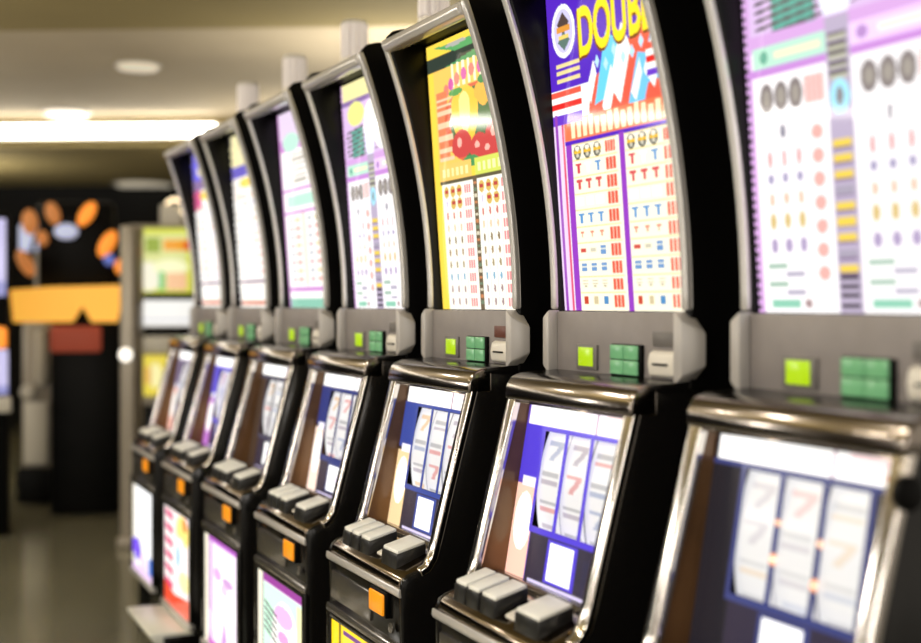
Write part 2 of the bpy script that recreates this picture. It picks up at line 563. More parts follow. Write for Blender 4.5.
def belly(nx, ny, kind):
    a = Art(nx, ny, (250, 248, 246))
    a.rect(0, 0, .10, 1, (246, 238, 214)); a.rect(.10, 0, .13, 1, (170, 160, 160))
    if kind == 'yellow':
        a.rect(0, 0, 1, 1, (250, 210, 30)); a.rect(.13, 0, .16, 1, (120, 100, 20)); a.rect(.2, .04, .95, .5, (252, 226, 60))
        a.ell(.58, .34, .32, .26, (70, 140, 80)); a.ell(.58, .34, .28, .22, (236, 230, 226)); a.ell(.58, .36, .2, .16, (160, 60, 120)); a.rect(.2, .04, .95, .07, (110, 60, 130))
        a.rect(.2, .7, .95, .94, (226, 90, 50))
    elif kind == 'violet':
        a.rect(0, 0, 1, 1, (120, 70, 200)); a.rect(.14, .1, .95, .9, (240, 236, 250)); a.diamond(.5, .45, .3, .3, (110, 190, 236)); a.diamond(.5, .45, .2, .2, W_); a.rect(.14, .75, .95, .9, (230, 80, 70))
    elif kind == 'mint':
        a.rect(.13, 0, 1, 1, (206, 244, 220)); a.rect(.13, .0, 1, .07, (150, 60, 150)); a.rect(.13, .07, 1, .085, (230, 190, 230))
        a.ell(.62, .48, .30, .34, W_); a.ell(.58, .26, .2, .08, (232, 180, 226)); a.rect(.86, .1, 1, 1, (240, 236, 180))
        for k in range(5):
            a.rect(.16, .30 + k * .05, .44, .322 + k * .05, (60, 60, 64), -.25)
        for k in range(3):
            a.rect(.74, .46 + k * .05, .95, .475 + k * .05, (110, 110, 110), -.25)
        a.ell(.58, .42, .12, .05, (220, 160, 210))
    elif kind == 'pink':
        a.rect(.13, 0, 1, 1, (250, 232, 250)); a.rect(.13, 0, 1, .06, (176, 90, 190)); a.rect(.16, .06, .24, 1, (200, 160, 206)); a.ell(.62, .55, .3, .34, W_)
        a.ell(.40, .32, .12, .05, (222, 170, 220)); a.ell(.70, .34, .15, .04, (206, 160, 210)); a.ell(.6, .42, .1, .05, (240, 200, 226))
        a.poly([(.5, .95), (.6, .62), (.72, .95)], (200, 150, 210)); a.rect(.13, .94, 1, 1, (200, 100, 190))
    elif kind == 'red_yellow':
        a.rect(.0, 0, 1, 1, (250, 236, 232))
        for k in range(6):
            a.rect(.05, .08 + k * .14, .36, .15 + k * .14, (206, 70, 120), -.1)
        a.ell(.72, .18, .24, .16, (250, 226, 130)); a.ell(.80, .10, .1, .07, (240, 150, 80)); a.ell(.62, .45, .24, .2, W_); a.ell(.55, .45, .08, .12, (150, 190, 226)); a.ell(.78, .66, .2, .1, (250, 240, 170))
        a.poly([(0, .78), (.4, .86), (1, .80), (1, 1), (0, 1)], (226, 70, 44))
    else:
        a.rect(.13, 0, 1, 1, (255, 255, 255)); a.ell(.24, .74, .2, .13, (100, 70, 226)); a.rect(.0, .66, .36, .82, (120, 84, 230)); a.rect(.78, .74, 1, 1, (60, 110, 210)); a.ell(.55, .86, .2, .12, (236, 210, 226))
        a.rect(0, .92, 1, 1, (220, 190, 230)); a.rect(.30, .1, .36, .62, (240, 232, 214))
    return a


def reel_face(nx, ny, field, edge, strip, glow):
    """the printed panel in front of the reels, with three cut-out windows"""
    a = Art(nx, ny, field)
    a.rect(.02, .02, .98, .165, strip)
    a.rect(.62, .02, .635, .165, (160, 130, 150)); a.rect(.70, .06, .92, .10, (240, 214, 214)); a.rect(.14, .05, .5, .08, (255, 255, 255)); a.rect(.86, .115, .90, .135, (206, 90, 60))
    a.rect(0, .155, 1, .182, edge)
    a.rect(0, .18, .185, .45, edge if glow else field)
    if glow:
        a.rect(0, .47, .185, .98, glow); a.ell(.10, .66, .08, .15, W_); a.rect(.05, .43, .17, .48, (226, 222, 236))
    for u in (.178, .392, .612, .830):
        a.rect(u - .012, .16, u + .012, .69, edge)
    a.rect(.19, .70, 1, 1, (44, 38, 54))
    a.rect(.17, .668, .84, .70, edge)
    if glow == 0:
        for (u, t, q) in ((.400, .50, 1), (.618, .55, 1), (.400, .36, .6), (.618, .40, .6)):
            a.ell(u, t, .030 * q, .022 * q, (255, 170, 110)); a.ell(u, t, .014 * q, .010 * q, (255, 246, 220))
    a.rect(.36, .705, .62, .918, edge); a.rect(.385, .718, .595, .905, (255, 255, 255)); a.rect(.44, .78, .55, .83, (226, 210, 240))
    a.rect(.68, .75, .9, .92, (44, 40, 60)); a.rect(.22, .93, .95, .96, (200, 190, 226))
    for u in (.19, .404, .624):
        a.cut(u, .182, u + .195, .668)
    return a


def reel_strip(nx, ny, k, fade=.6):
    a = Art(nx, ny, (248, 246, 250))
    rnd = random.Random(k)
    for r in range(5):
        t = .06 + r * .19
        c = ((206, 60, 60), (90, 110, 170), (226, 150, 60), (120, 100, 130))[rnd.randrange(4)]
        if rnd.random() < .5:
            a.rect(.2, t, .8, t + .03, c); a.poly([(.6, t + .03), (.8, t + .03), (.5, t + .13), (.3, t + .13)], c)
        else:
            a.rect(.15, t + .02, .85, t + .05, (110, 110, 120)); a.rect(.15, t + .07, .85, t + .10, c)
    a.a = a.a * (1 - fade) + 252 * fade
    a.rect(0, 0, .04, 1, (150, 150, 165)); a.rect(.96, 0, 1, 1, (150, 150, 165))
    return a


# ------------------------------------------------------------------ slot machine pieces shared by the row
def edge_x(z):
    return .29 - .27 * max(0, z - 1.38) ** 2


def glass_x(z):
    q = z - 1.38
    return .313 - .072 * q


DECK_EDGE = [(.004, .615), (.002, .70), (.0, .765), (.006, .783), (.02, .793), (.05, .803), (.068, .812), (.080, .83), (.090, .865), (.136, 1.04), (.179, 1.20), (.186, 1.225)]


def door_x(z):
    return .106 + (z - .88) * (.184 - .106) / (1.20 - .88)


def reel_x(z):
    return .152 + (z - .82) * .065 / .38


S = {}


def build_shared():
    # lower cabinet: two shaped side walls, a core behind the reels, belly block and plinth
    bm = bmesh.new()
    prof = [(.03, .0), (.03, .18), (.006, .2)] + DECK_EDGE + [(.205, 1.24), (.60, 1.24), (.60, 0)]
    for s in (-1, 1):
        prism(bm, prof, s * .232, s * .247)
    prism(bm, [(reel_x(.80) + .17, .20), (reel_x(.80) + .17, 1.235), (.585, 1.235), (.585, .02), (.05, .02), (.05, .2)], -.232, .232)
    prism(bm, [(.012, .2), (.012, .60), (.30, .60), (.30, .2)], -.232, .232)
    S['cabinet'] = finish('cabinet', bm, M['black'], .004, 2)
    # brown lining of the reel recess
    for s, nm in ((-1, 'liningn'), (1, 'liningf')):
        bm = bmesh.new()
        prism(bm, [(.085, .815), (.182, 1.20), (.235, 1.20), (.20, .815)], s * .2265, s * .2315)
        S[nm] = finish('recess_lining', bm, M['brown_gloss'], 0)
    # chrome posts and smoked lintel of the reel door
    for s, nm in ((-1, 'postn'), (1, 'postf')):
        bm = bmesh.new()
        strip_along(bm, [(x - .008, z) for x, z in DECK_EDGE[5:]], .020, s * .216, s * .2485)
        S[nm] = finish('door_post', bm, M['chrome'], .0055, 3)
    bm = bmesh.new()
    prism(bm, [(.164, 1.195), (.166, 1.223), (.178, 1.243), (.205, 1.252), (.225, 1.246), (.225, 1.195)], -.249, .249)
    S['lintel'] = finish('door_lintel', bm, M['lintel'], .006, 3)
    # inner lip
    bm = bmesh.new()
    prism(bm, [(.179, 1.188), (.182, 1.197), (.235, 1.197), (.230, 1.192)], -.2265, .2265)
    S['lip'] = finish('door_lip', bm, M['dark_chrome'], .003, 2)
    # top ledge between reel door and service panel
    bm = bmesh.new()
    prism(bm, [(.20, 1.238), (.21, 1.251), (.305, 1.258), (.305, 1.238)], -.25, .25)
    S['ledge'] = finish('top_ledge', bm, M['black'], .003, 2)
    # button deck: rounded front edge, sloping top
    bm = bmesh.new()
    prism(bm, [(.012, .70), (.003, .745), (.0, .765), (.004, .783), (.02, .795), (.085, .822), (.15, .828), (.15, .70)], -.2315, .2315)
    S['deck'] = finish('button_deck', bm, M['dark_chrome'], .006, 3)
    bm = bmesh.new()
    prism(bm, [(-.004, .744), (-.0075, .752), (-.006, .764), (.0, .764), (.002, .744)], -.247, .247)
    S['lip_trim'] = finish('deck_trim', bm, M['rail'], .002, 2)
    bm = bmesh.new()
    prism(bm, [(.030, .800), (.031, .806), (.092, .828), (.092, .80)], -.066, -.018)
    S['deck_plate'] = finish('deck_plate', bm, M['white_plastic'], .002, 2)
    bm = bmesh.new()
    prism(bm, [(.118, .822), (.116, .832), (.128, .838), (.150, .834), (.150, .822)], -.224, .224)
    S['sill'] = finish('glass_sill', bm, M['silver'], .002, 2)
    # front panel under the deck
    bm = bmesh.new()
    prism(bm, [(.004, .612), (.004, .744), (.03, .744), (.03, .612)], -.2315, .2315)
    S['front'] = finish('front_panel', bm, M['black'], .002)
    bm = bmesh.new()
    prism(bm, [(-.003, .650), (-.001, .720), (.006, .720), (.006, .650)], -.055, .222)
    S['plate'] = finish('silver_plate', bm, M['silver'], .003, 2)
    bm = bmesh.new()
    prism(bm, [(-.006, .612), (-.008, .622), (-.005, .634), (.006, .634), (.006, .612)], -.247, .247)
    S['trim'] = finish('front_trim', bm, M['silver'], .003, 2)
    # orange service button with its bezel
    bm = bmesh.new()
    box(bm, -.010, .006, -.178, -.078, .683, .742)
    S['obezel'] = finish('button_bezel', bm, M['black_satin'], .003, 2)
    bm = bmesh.new()
    box(bm, -.016, -.008, -.172, -.084, .688, .737)
    S['orange'] = finish('orange_button', bm, M['orange_lens'], .004, 2)
    bm = bmesh.new()
    cyl(bm, (-.002, -.205, .67), (-1, 0, 0), .012, .008, 16)
    S['lock'] = finish('door_lock', bm, M['silver'], .001)
    # deck buttons: dark body, pale cap
    for nm, w in (('slim', .054), ('wide', .064), ('max', .094)):
        bm = bmesh.new()
        prism(bm, [(.016, .785), (.019, .826), (.092, .846), (.092, .80)], -w / 2, w / 2)
        S['b_' + nm] = finish('push_button', bm, M['cap_side'], .003, 2)
        bm = bmesh.new()
        prism(bm, [(.021, .8255), (.022, .834), (.090, .853), (.091, .845)], -w / 2 + .002, w / 2 - .002)
        S['c_' + nm] = finish('button_cap', bm, M['cap'], .003, 2)
    # belly door frame
    bm = bmesh.new()
    for s in (-1, 1):
        box(bm, -.006, .014, s * .222, s * .247, .20, .612)
    box(bm, -.006, .014, -.2225, .2225, .598, .612)
    S['bframe'] = finish('belly_door_frame', bm, M['black'], .003, 2)
    bm = bmesh.new()
    prism(bm, [(-.010, .196), (-.012, .208), (-.008, .222), (.014, .222), (.014, .196)], -.247, .247)
    S['btrim'] = finish('belly_trim', bm, M['rail'], .003, 2)
    # coin tray
    bm = bmesh.new()
    prism(bm, [(-.135, .165), (-.150, .192), (-.140, .196), (.004, .192), (.03, .17), (.03, .12), (-.08, .12)], -.235, .235)
    S['tray'] = finish('coin_tray', bm, M['tray'], .005, 2)
    for s, nm in ((-1, 'endn'), (1, 'endf')):
        bm = bmesh.new()
        box(bm, -.10, .03, min(s * .2355, s * .245), max(s * .2355, s * .245), .10, .182)
        S[nm] = finish('tray_end', bm, M['black'], .003, 2)
    # top box: shaped black side panels, core behind the glass
    bm = bmesh.new()
    zs = [1.24 + i * (2.085 - 1.24) / 22 for i in range(23)]
    front = [(edge_x(z), z) for z in zs]
    top = [(edge_x(2.085) + .004, 2.098), (edge_x(2.085) + .020, 2.114), (edge_x(2.085) + .05, 2.122)]
    for s, nm in ((-1, 'siden'), (1, 'sidef')):
        bm = bmesh.new()
        prism(bm, front + top + [(.58, 2.122), (.58, 1.24)], s * .2345, s * .2545)
        S[nm] = finish('side_panel', bm, M['black_side'], .006, 3)
    bm = bmesh.new()
    zz = [1.385 + i * .695 / 10 for i in range(11)]
    prism(bm, [(glass_x(z) + .004, z) for z in zz] + [(.575, 2.08), (.575, 1.25), (.322, 1.25), (.322, 1.385)], -.234, .234)
    S['core'] = finish('top_box', bm, M['black'], 0)
    # chrome rails on the front edges, chrome bar across the top
    zr = [1.386 + i * (2.086 - 1.386) / 22 for i in range(23)]
    for s, nm in ((-1, 'railn'), (1, 'railf')):
        bm = bmesh.new()
        strip_along(bm, [(edge_x(z) - .010, z) for z in zr], .018, s * .2385, s * .256)
        S[nm] = finish('side_rail', bm, M['rail'], .005, 3)
    bm = bmesh.new()
    e = edge_x(2.08)
    prism(bm, [(e - .010, 2.056), (e - .018, 2.070), (e - .012, 2.086), (e + .006, 2.094), (e + .05, 2.094), (e + .05, 2.070), (e + .010, 2.056)], -.2365, .2365)
    S['bar'] = finish('top_bar', bm, M['rail'], .004, 3)
    bm = bmesh.new()
    box(bm, e + .03, .58, -.234, .234, 2.08, 2.105)
    S['lid'] = finish('top_lid', bm, M['black_satin'], .004, 2)
    # grey service panel and its fittings
    bm = bmesh.new()
    box(bm, .286, .325, -.236, .236, 1.252, 1.382)
    S['panel'] = finish('service_panel', bm, M['grey_panel'], .002)
    bm = bmesh.new()
    box(bm, .281, .288, .062, .145, 1.262, 1.314)
    S['lcdbez'] = finish('display_bezel', bm, M['label_grey'], .002)
    bm = bmesh.new()
    box(bm, .279, .283, .076, .134, 1.269, 1.308)
    S['lcd'] = finish('status_display', bm, M['lime_lcd'], .001)
    bm = bmesh.new()
    box(bm, .277, .288, -.109, .002, 1.256, 1.319)
    S['gblock'] = finish('bill_acceptor', bm, M['black_satin'], .003, 2)
    bm = bmesh.new()
    for i in range(2):
        for j in range(2):
            box(bm, .273, .279, -.1015 + i * .051, -.0535 + i * .051, 1.259 + j * .030, 1.287 + j * .030)
    S['glens'] = finish('green_lens', bm, M['green_lens'], .002)
    bm = bmesh.new()
    prism(bm, [(.276, 1.262), (.273, 1.285), (.277, 1.306), (.288, 1.312), (.288, 1.258)], -.226, -.136)
    S['reader'] = finish('card_reader', bm, M['white_plastic'], .006, 3)
    bm = bmesh.new()
    box(bm, .270, .276, -.208, -.158, 1.2825, 1.2865)
    S['slot'] = finish('card_slot', bm, M['black_satin'], .001)
    bm = bmesh.new()
    box(bm, .282, .288, -.216, -.142, 1.318, 1.346)
    S['plate_label'] = bm.copy()
    S['lab_g'] = finish('name_plate', bm, M['label_grey'], .002)
    S['lab_b'] = finish('name_plate', S.pop('plate_label'), M['label_brown'], .002)
    # pale grey bevelled caps beside the service panel
    for s, nm in ((-1, 'capn'), (1, 'capf')):
        bm = bmesh.new()
        ring = [(.264, .2365, 1.246, 1.386), (.264, .262, 1.264, 1.370), (.305, .285, 1.285, 1.346), (.305, .2365, 1.246, 1.386)]
        lo = [bm.verts.new((x, s * y, a)) for x, y, a, b in ring]
        hi = [bm.verts.new((x, s * y, b)) for x, y, a, b in ring]
        bm.faces.new(lo); bm.faces.new(hi[::-1])
        for i in range(4):
            bm.faces.new((lo[i], hi[i], hi[(i + 1) % 4], lo[(i + 1) % 4]))
        S[nm] = finish('side_cap', bm, M['grey_cap'], .004, 2)
    # candle: stacked translucent drums
    bm = bmesh.new()
    cyl(bm, (0, 0, 0), (0, 0, 1), .048, .02, 24, .042)
    S['candle_base'] = finish('candle_base', bm, M['silver'], .002)
    bm = bmesh.new()
    for k in range(10):
        th = 2 * PI * k / 10
        cyl(bm, (.034 * math.cos(th), .034 * math.sin(th), .02), (0, 0, 1), .011, .10, 8)
    cyl(bm, (0, 0, .02), (0, 0, 1), .034, .10, 24)
    S['candle_low'] = finish('candle_lens', bm, M['candle'])
    bm = bmesh.new()
    for k in range(10):
        th = 2 * PI * k / 10
        cyl(bm, (.034 * math.cos(th), .034 * math.sin(th), .124), (0, 0, 1), .011, .10, 8)
    cyl(bm, (0, 0, .124), (0, 0, 1), .034, .10, 24)
    S['candle_high'] = finish('candle_lens', bm, M['candle_lilac'])
    bm = bmesh.new()
    cyl(bm, (0, 0, .224), (0, 0, 1), .044, .012, 24, .036)
    S['candle_cap'] = finish('candle_cap', bm, M['white_plastic'], .002)
    # round lock on the near flank
    bm = bmesh.new()
    cyl(bm, (.165, -.247, 1.150), (0, -1, 0), .024, .012, 24)
    S['flank_lock'] = finish('flank_lock', bm, M['black_satin'], .002)
    # clear pane over the reels
    bm = bmesh.new()
    v = [bm.verts.new(p) for p in ((reel_x(.83) - .012, .225, .83), (reel_x(.83) - .012, -.225, .83), (reel_x(1.19) - .012, -.225, 1.19), (reel_x(1.19) - .012, .225, 1.19))]
    bm.faces.new(v)
    bmesh.ops.solidify(bm, geom=bm.faces[:], thickness=.002)
    S['pane'] = finish('reel_glass', bm, M['glass'], 0, smooth=False)


build_shared()

KINDS = [
    # award art, belly, reel-face colours (field, edge, strip, glow), labels
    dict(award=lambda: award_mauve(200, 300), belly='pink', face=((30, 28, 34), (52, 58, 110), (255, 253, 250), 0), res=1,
         label='nearest slot machine, cut off by the right edge, with large blurred mauve payout glass', plate='lab_g', tray=True),
    dict(award=lambda: award_double(210, 330), belly='violet', face=((84, 60, 160), (74, 56, 190), (250, 240, 252), (240, 190, 170)), res=1,
         label='slot machine whose violet and red payout glass reads DOUBLE in yellow', plate='lab_g', tray=True),
    dict(award=lambda: award_fruit(140, 230), belly='yellow', face=((58, 50, 44), (50, 66, 140), (255, 252, 246), (226, 196, 150)), res=1,
         label='slot machine with yellow bordered fruit payout glass and yellow belly glass', plate='lab_b', tray=True),
    dict(award=lambda: award_mauve(110, 180), belly='mint', face=((52, 40, 34), (40, 50, 110), (255, 254, 250), (236, 214, 200)), res=.7,
         label='slot machine with mint green belly glass under a violet band, left of the fruit machine', plate='lab_g', tray=True),
    dict(award=lambda: award_plain(80, 140, (222, 200, 226), (196, 120, 200), (180, 232, 206), (120, 186, 160)), belly='pink', face=((60, 46, 36), (60, 60, 80), (255, 255, 252), None), res=.6,
         label='slot machine with pale pink belly glass, third from the far end of the row', plate='lab_g', tray=True),
    dict(award=lambda: award_striped(70, 120, (244, 236, 226), (84, 70, 180), (236, 224, 160)), belly='red_yellow', face=((70, 66, 70), (90, 80, 190), (255, 255, 255), (176, 110, 190)), res=.5,
         label='slot machine with red and yellow belly glass above a grey tray, next to the farthest', plate='lab_g', tray=True),
    dict(award=lambda: award_striped(60, 110, (206, 60, 120), (120, 90, 140), (90, 80, 220)), belly='blue_corner', face=((90, 72, 60), (110, 100, 130), (255, 255, 255), (226, 176, 160)), res=.5,
         label='farthest slot machine of the row, white belly glass with a blue corner', plate='lab_g', tray=False),
]


def slot_machine(i, cfg):
    y = FAR_EDGE + PITCH * i - HALF
    if i:
        y -= .01
    root = empty('slot_machine', (FACE, y, 0))
    tag(root, cfg['label'], 'slot machine', 'slot machines in the row')
    P = lambda nm, key, par=root, **k: link(nm, S[key], par, **k)
    P('cabinet', 'cabinet')
    if i == 0:
        P('flank_lock', 'flank_lock')
    P('recess_lining', 'liningn'); P('recess_lining', 'liningf')
    fr_ = P('reel_door_lintel', 'lintel')
    P('door_post', 'postn'); P('door_post', 'postf')
    P('door_lip', 'lip', fr_)
    P('top_ledge', 'ledge')
    dk = P('button_deck', 'deck')
    P('deck_trim', 'lip_trim', dk)
    P('deck_plate', 'deck_plate', dk); P('glass_sill', 'sill', dk)
    fp = P('front_panel', 'front')
    P('silver_plate', 'plate', fp)
    P('front_trim', 'trim', fp)
    P('button_bezel', 'obezel', fp)
    ob = P('orange_button', 'orange'); ob['label'] = 'orange square lit button'
    P('door_lock', 'lock', fp)
    for nm, yy in (('slim', .162), ('slim', .104), ('wide', .034), ('max', -.128)):
        b = P('push_button', 'b_' + nm, root, loc=(0, yy, 0))
        c = P('button_cap', 'c_' + nm, b); c['label'] = 'pale grey button cap'
    bf = P('belly_door_frame', 'bframe')
    P('belly_trim', 'btrim', bf)
    r = cfg['res']
    art = belly(int(90 * r) + 20, int(110 * r) + 20, cfg['belly'])
    link('belly_glass', sheet('belly_glass', art, lambda u, t: (.0, .222 - .444 * u, .599 - .377 * t), M['art_belly']), root)
    if cfg['tray']:
        tr_ = P('coin_tray', 'tray')
        P('tray_end', 'endn', tr_); P('tray_end', 'endf', tr_)
    # reels behind the printed face and a clear pane
    # the nearest machine's panel has pale-centred orange dots drawn between its reels
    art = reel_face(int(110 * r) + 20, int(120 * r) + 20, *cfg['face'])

    def face_pos(u, t):
        z = 1.205 - .395 * t
        return (reel_x(z), .2262 - .4524 * u, z)
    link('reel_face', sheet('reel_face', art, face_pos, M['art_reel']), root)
    R = .34
    for k in range(3):
        u = (.19, .404, .624)[k] + .0975
        yc = .2262 - .4524 * u
        art = reel_strip(24, 90, i * 3 + k, .82 if i == 0 else .6)

        def reel_pos(uu, tt, yc=yc):
            th = (.5 - tt) * .86
            return (reel_x(1.04) + .004 + R * (1 - math.cos(th)) + .16 * (R * math.sin(th)), yc + .0545 - .098 * uu, 1.04 + R * math.sin(th))
        link('reel', sheet('reel', art, reel_pos, M['art_drum']), root)
    P('reel_glass', 'pane')
    # top box
    P('side_panel', 'siden'); P('side_panel', 'sidef')
    tb = P('top_box', 'core')
    P('top_lid', 'lid', tb)
    P('side_rail', 'railn'); P('side_rail', 'railf')
    P('top_bar', 'bar')

    def award_pos(u, t):
        z = 2.04 - .656 * (t * 1.05 - .05)
        if i < 2:
            return (glass_x(z) - .009, .232 - .465 * u, z)
        return (glass_x(z), .224 - .457 * u, z)
    link('award_glass', sheet('award_glass', wash(cfg['award'](), 0 if i == 1 else .16), award_pos, M['art']), root)
    sp = P('service_panel', 'panel')
    P('name_plate', cfg['plate'], sp)
    lb = P('display_bezel', 'lcdbez')
    o = P('status_display', 'lcd', lb); o['label'] = 'small lime green lit display'
    g = P('bill_acceptor', 'gblock')
    o = P('green_lens', 'glens', g); o['label'] = 'four green lenses in a square'
    cr = P('card_reader', 'reader')
    P('card_slot', 'slot', cr)
    P('side_cap', 'capn'); P('side_cap', 'capf')
    cb = P('candle', 'candle_base', root, loc=(.44, -.10, 2.103))
    cb.scale = (1.08, 1.08, 1.12)
    P('candle_lens', 'candle_low', cb); P('candle_lens', 'candle_high', cb); P('candle_cap', 'candle_cap', cb)
    return root


for i, cfg in enumerate(KINDS):
    slot_machine(i, cfg)

# ------------------------------------------------------------------ the room
ROOM = math.radians(-62)                      # heading of the ceiling bands, measured from +Y
D = Vector((math.sin(ROOM), math.cos(ROOM), 0))  # along the bands, leftwards
N = Vector((-D.y, D.x, 0)) * -1                 # away from the camera
if N.y < 0:
    N = -N
ROOM_RZ = math.atan2(N.y, N.x)                  # local +x = N


def room_box(name, n0, n1, d0, d1, z0, z1, mat):
    bm = bmesh.new()
    box(bm, n0, n1, d0, d1, z0, z1)
    o = link(name, finish(name, bm, mat, 0, smooth=False), None, rot=(0, 0, ROOM_RZ))
    return o


M['ceiling'] = principled('tan_ceiling_plaster', (172, 158, 132), .8, 0, .2, noise=.07, scale=1.3)
M['soffit'] = principled('olive_ceiling_paint', (142, 127, 84), .8, 0, .2, noise=.06, scale=1.0)
M['wall_dark'] = principled('black_back_wall', (10, 9, 8), .7, 0, .2)
M['wall_brown'] = principled('brown_wood_wall', (112, 78, 46), .5, 0, .4, noise=.25, scale=3)


def floor_material():
    m = principled('polished_olive_tiles', (92, 88, 66), .15, 0, .8)
    nt = m.node_tree
    b = nt.nodes['Principled BSDF']
    tc = nt.nodes.new('ShaderNodeTexCoord')
    br = nt.nodes.new('ShaderNodeTexBrick')
    br.offset = 0
    br.inputs['Scale'].default_value = 1
    br.inputs['Brick Width'].default_value = .6
    br.inputs['Row Height'].default_value = .6
    br.inputs['Mortar Size'].default_value = .004
    br.inputs['Color1'].default_value = (*lin((112, 110, 92)), 1)
    br.inputs['Color2'].default_value = (*lin((122, 119, 100)), 1)
    br.inputs['Mortar'].default_value = (*lin((70, 66, 52)), 1)
    n = nt.nodes.new('ShaderNodeTexNoise'); n.inputs['Scale'].default_value = 3
    mx = nt.nodes.new('ShaderNodeMixRGB'); mx.blend_type = 'MULTIPLY'; mx.inputs['Fac'].default_value = .35
    nt.links.new(tc.outputs['Object'], br.inputs['Vector']); nt.links.new(tc.outputs['Object'], n.inputs['Vector'])
    nt.links.new(br.outputs['Color'], mx.inputs['Color1']); nt.links.new(n.outputs['Fac'], mx.inputs['Color2'])
    nt.links.new(mx.outputs['Color'], b.inputs['Base Color'])
    return m


M['floor'] = floor_material()
struct(room_box('floor', -6, 14.6, -9, 32, -.05, 0, M['floor']))
STRIP_N = 10.78
o = room_box('ceiling', 6.85, STRIP_N + .3, -9, 32, 3.0, 3.1, M['ceiling']); struct(o)
o = room_box('trim_1', -6, 6.9, -9, 32, 2.9, 3.1, M['soffit']); struct(o)             # nearer, slightly dropped ceiling field
o = room_box('trim_2', STRIP_N + .02, 14.6, -9, 32, 2.75, 2.98, M['soffit']); struct(o)    # far soffit
struct(room_box('wall_back', 14.4, 14.6, -9, 32, 0, 2.76, M['wall_dark']))
struct(room_box('wall_left', -6, 14.6, 31.8, 32, 0, 3.0, M['wall_brown']))

# light strip along the soffit's front edge
M['tube'] = emission('lit_fluorescent_diffuser', (255, 250, 240), 13)
M['housing'] = principled('white_fitting', (220, 214, 200), .5)
pA = Vector(at(222, 11.0)); dA = pA.dot(D)
strip = empty('light_strip', (0, 0, 0), ROOM_RZ)
tag(strip, 'long bright white fluorescent strip along the far ceiling soffit', 'light')
# local y axis of the rotated frame
Yl = Vector((-math.sin(ROOM_RZ), math.cos(ROOM_RZ), 0))
sgn = 1 if Yl.dot(D) > 0 else -1
y0 = dA * sgn
y1 = y0 + sgn * 28
bm = bmesh.new(); box(bm, STRIP_N - .03, STRIP_N + .02, min(y0, y1), max(y0, y1), 2.81, 2.93)
link('housing', finish('housing', bm, M['housing'], 0, smooth=False), strip)
bm = bmesh.new(); box(bm, STRIP_N - .09, STRIP_N - .03, min(y0, y1) + .02, max(y0, y1) - .02, 2.825, 2.915)
link('diffuser', finish('diffuser', bm, M['tube'], .02, 2), strip)

# recessed round downlights seen in the ceiling
M['lens_on'] = emission('lit_downlight_lens', (255, 246, 230), 1.6)
M['lens_dim'] = emission('dim_downlight_lens', (236, 226, 204), .35)
for (px, py, zc, mat, r, lab) in ((67, 112, 3.0, 'lens_on', .17, 'lit round downlight in the ceiling just above the white light strip'),
                                  (138, 65, 3.0, 'lens_dim', .13, 'dim round downlight high in the tan ceiling'),
                                  (144, 184, 2.75, 'lens_dim', .30, 'pale round downlight in the far olive soffit above the dark back wall')):
    dep = (zc - EYE) * F_PX / (HORIZON - py)
    root = empty('ceiling_downlight', at(px, dep, zc))
    tag(root, lab, 'light', 'recessed ceiling downlights')
    bm = bmesh.new(); torus_r = r
    cyl(bm, (0, 0, -.012), (0, 0, 1), r * 1.18, .012, 32)
    link('rim', finish('rim', bm, M['housing'], .003), root)
    bm = bmesh.new(); cyl(bm, (0, 0, -.03), (0, 0, 1), r, .018, 32, r)
    link('lens', finish('lens', bm, M[mat], .004), root)

# ------------------------------------------------------------------ background machines
RZF = math.atan2(-ST, -CT) + PI / 2              # local -y faces the camera: rotation about z


def far_root(name, px, depth, label, cat, group=None, turn=0.0):
    o = empty(name, at(px, depth, 0), -YAW + turn)   # local +x right, local +y away from the camera
    return tag(o, label, cat, group)


def fbox(name, par, x0, x1, y0, y1, z0, z1, mat, bevel=.01):
    bm = bmesh.new(); box(bm, x0, x1, y0, y1, z0, z1)
    return link(name, finish(name, bm, mat, bevel, 2), par)


M['orange_sign'] = emission('lit_amber_sign', (232, 168, 66), .95)
M['orange_lamp'] = emission('lit_orange_lamp', (236, 140, 50), 1.0)
M['amber_lamp'] = emission('dim_amber_lamp', (176, 112, 60), .75)
M['blue_lamp'] = emission('lit_blue_lamp', (90, 110, 190), .7)
M['pale_lamp'] = emission('lit_pale_lamp', (176, 184, 214), .8)
M['red_panel'] = principled('dull_red_panel', (140, 62, 44), .5, 0, .3, emit=(140, 62, 44), strength=.6)
M['far_grey'] = principled('warm_grey_metal', (150, 142, 130), .35, .3)
M['far_pale'] = principled('pale_grey_plastic', (206, 202, 192), .4)

dep = 8.45
m1 = dep / F_PX
t = far_root('gaming_kiosk', 86, dep, 'black gaming kiosk with an amber sign and a ring of orange lamps', 'kiosk', turn=.22)
X = lambda px: (px - 86) * m1
Z = lambda py: zpx(py, dep)
fbox('body', t, X(52), X(119), 0, .55, 0, Z(322), M['black_satin'], .02)
fbox('head', t, X(38), X(112), .12, .50, Z(290), Z(200), M['black_satin'], .03)
fbox('neck', t, X(60), X(104), .10, .50, Z(325), Z(285), M['black_satin'], .01)
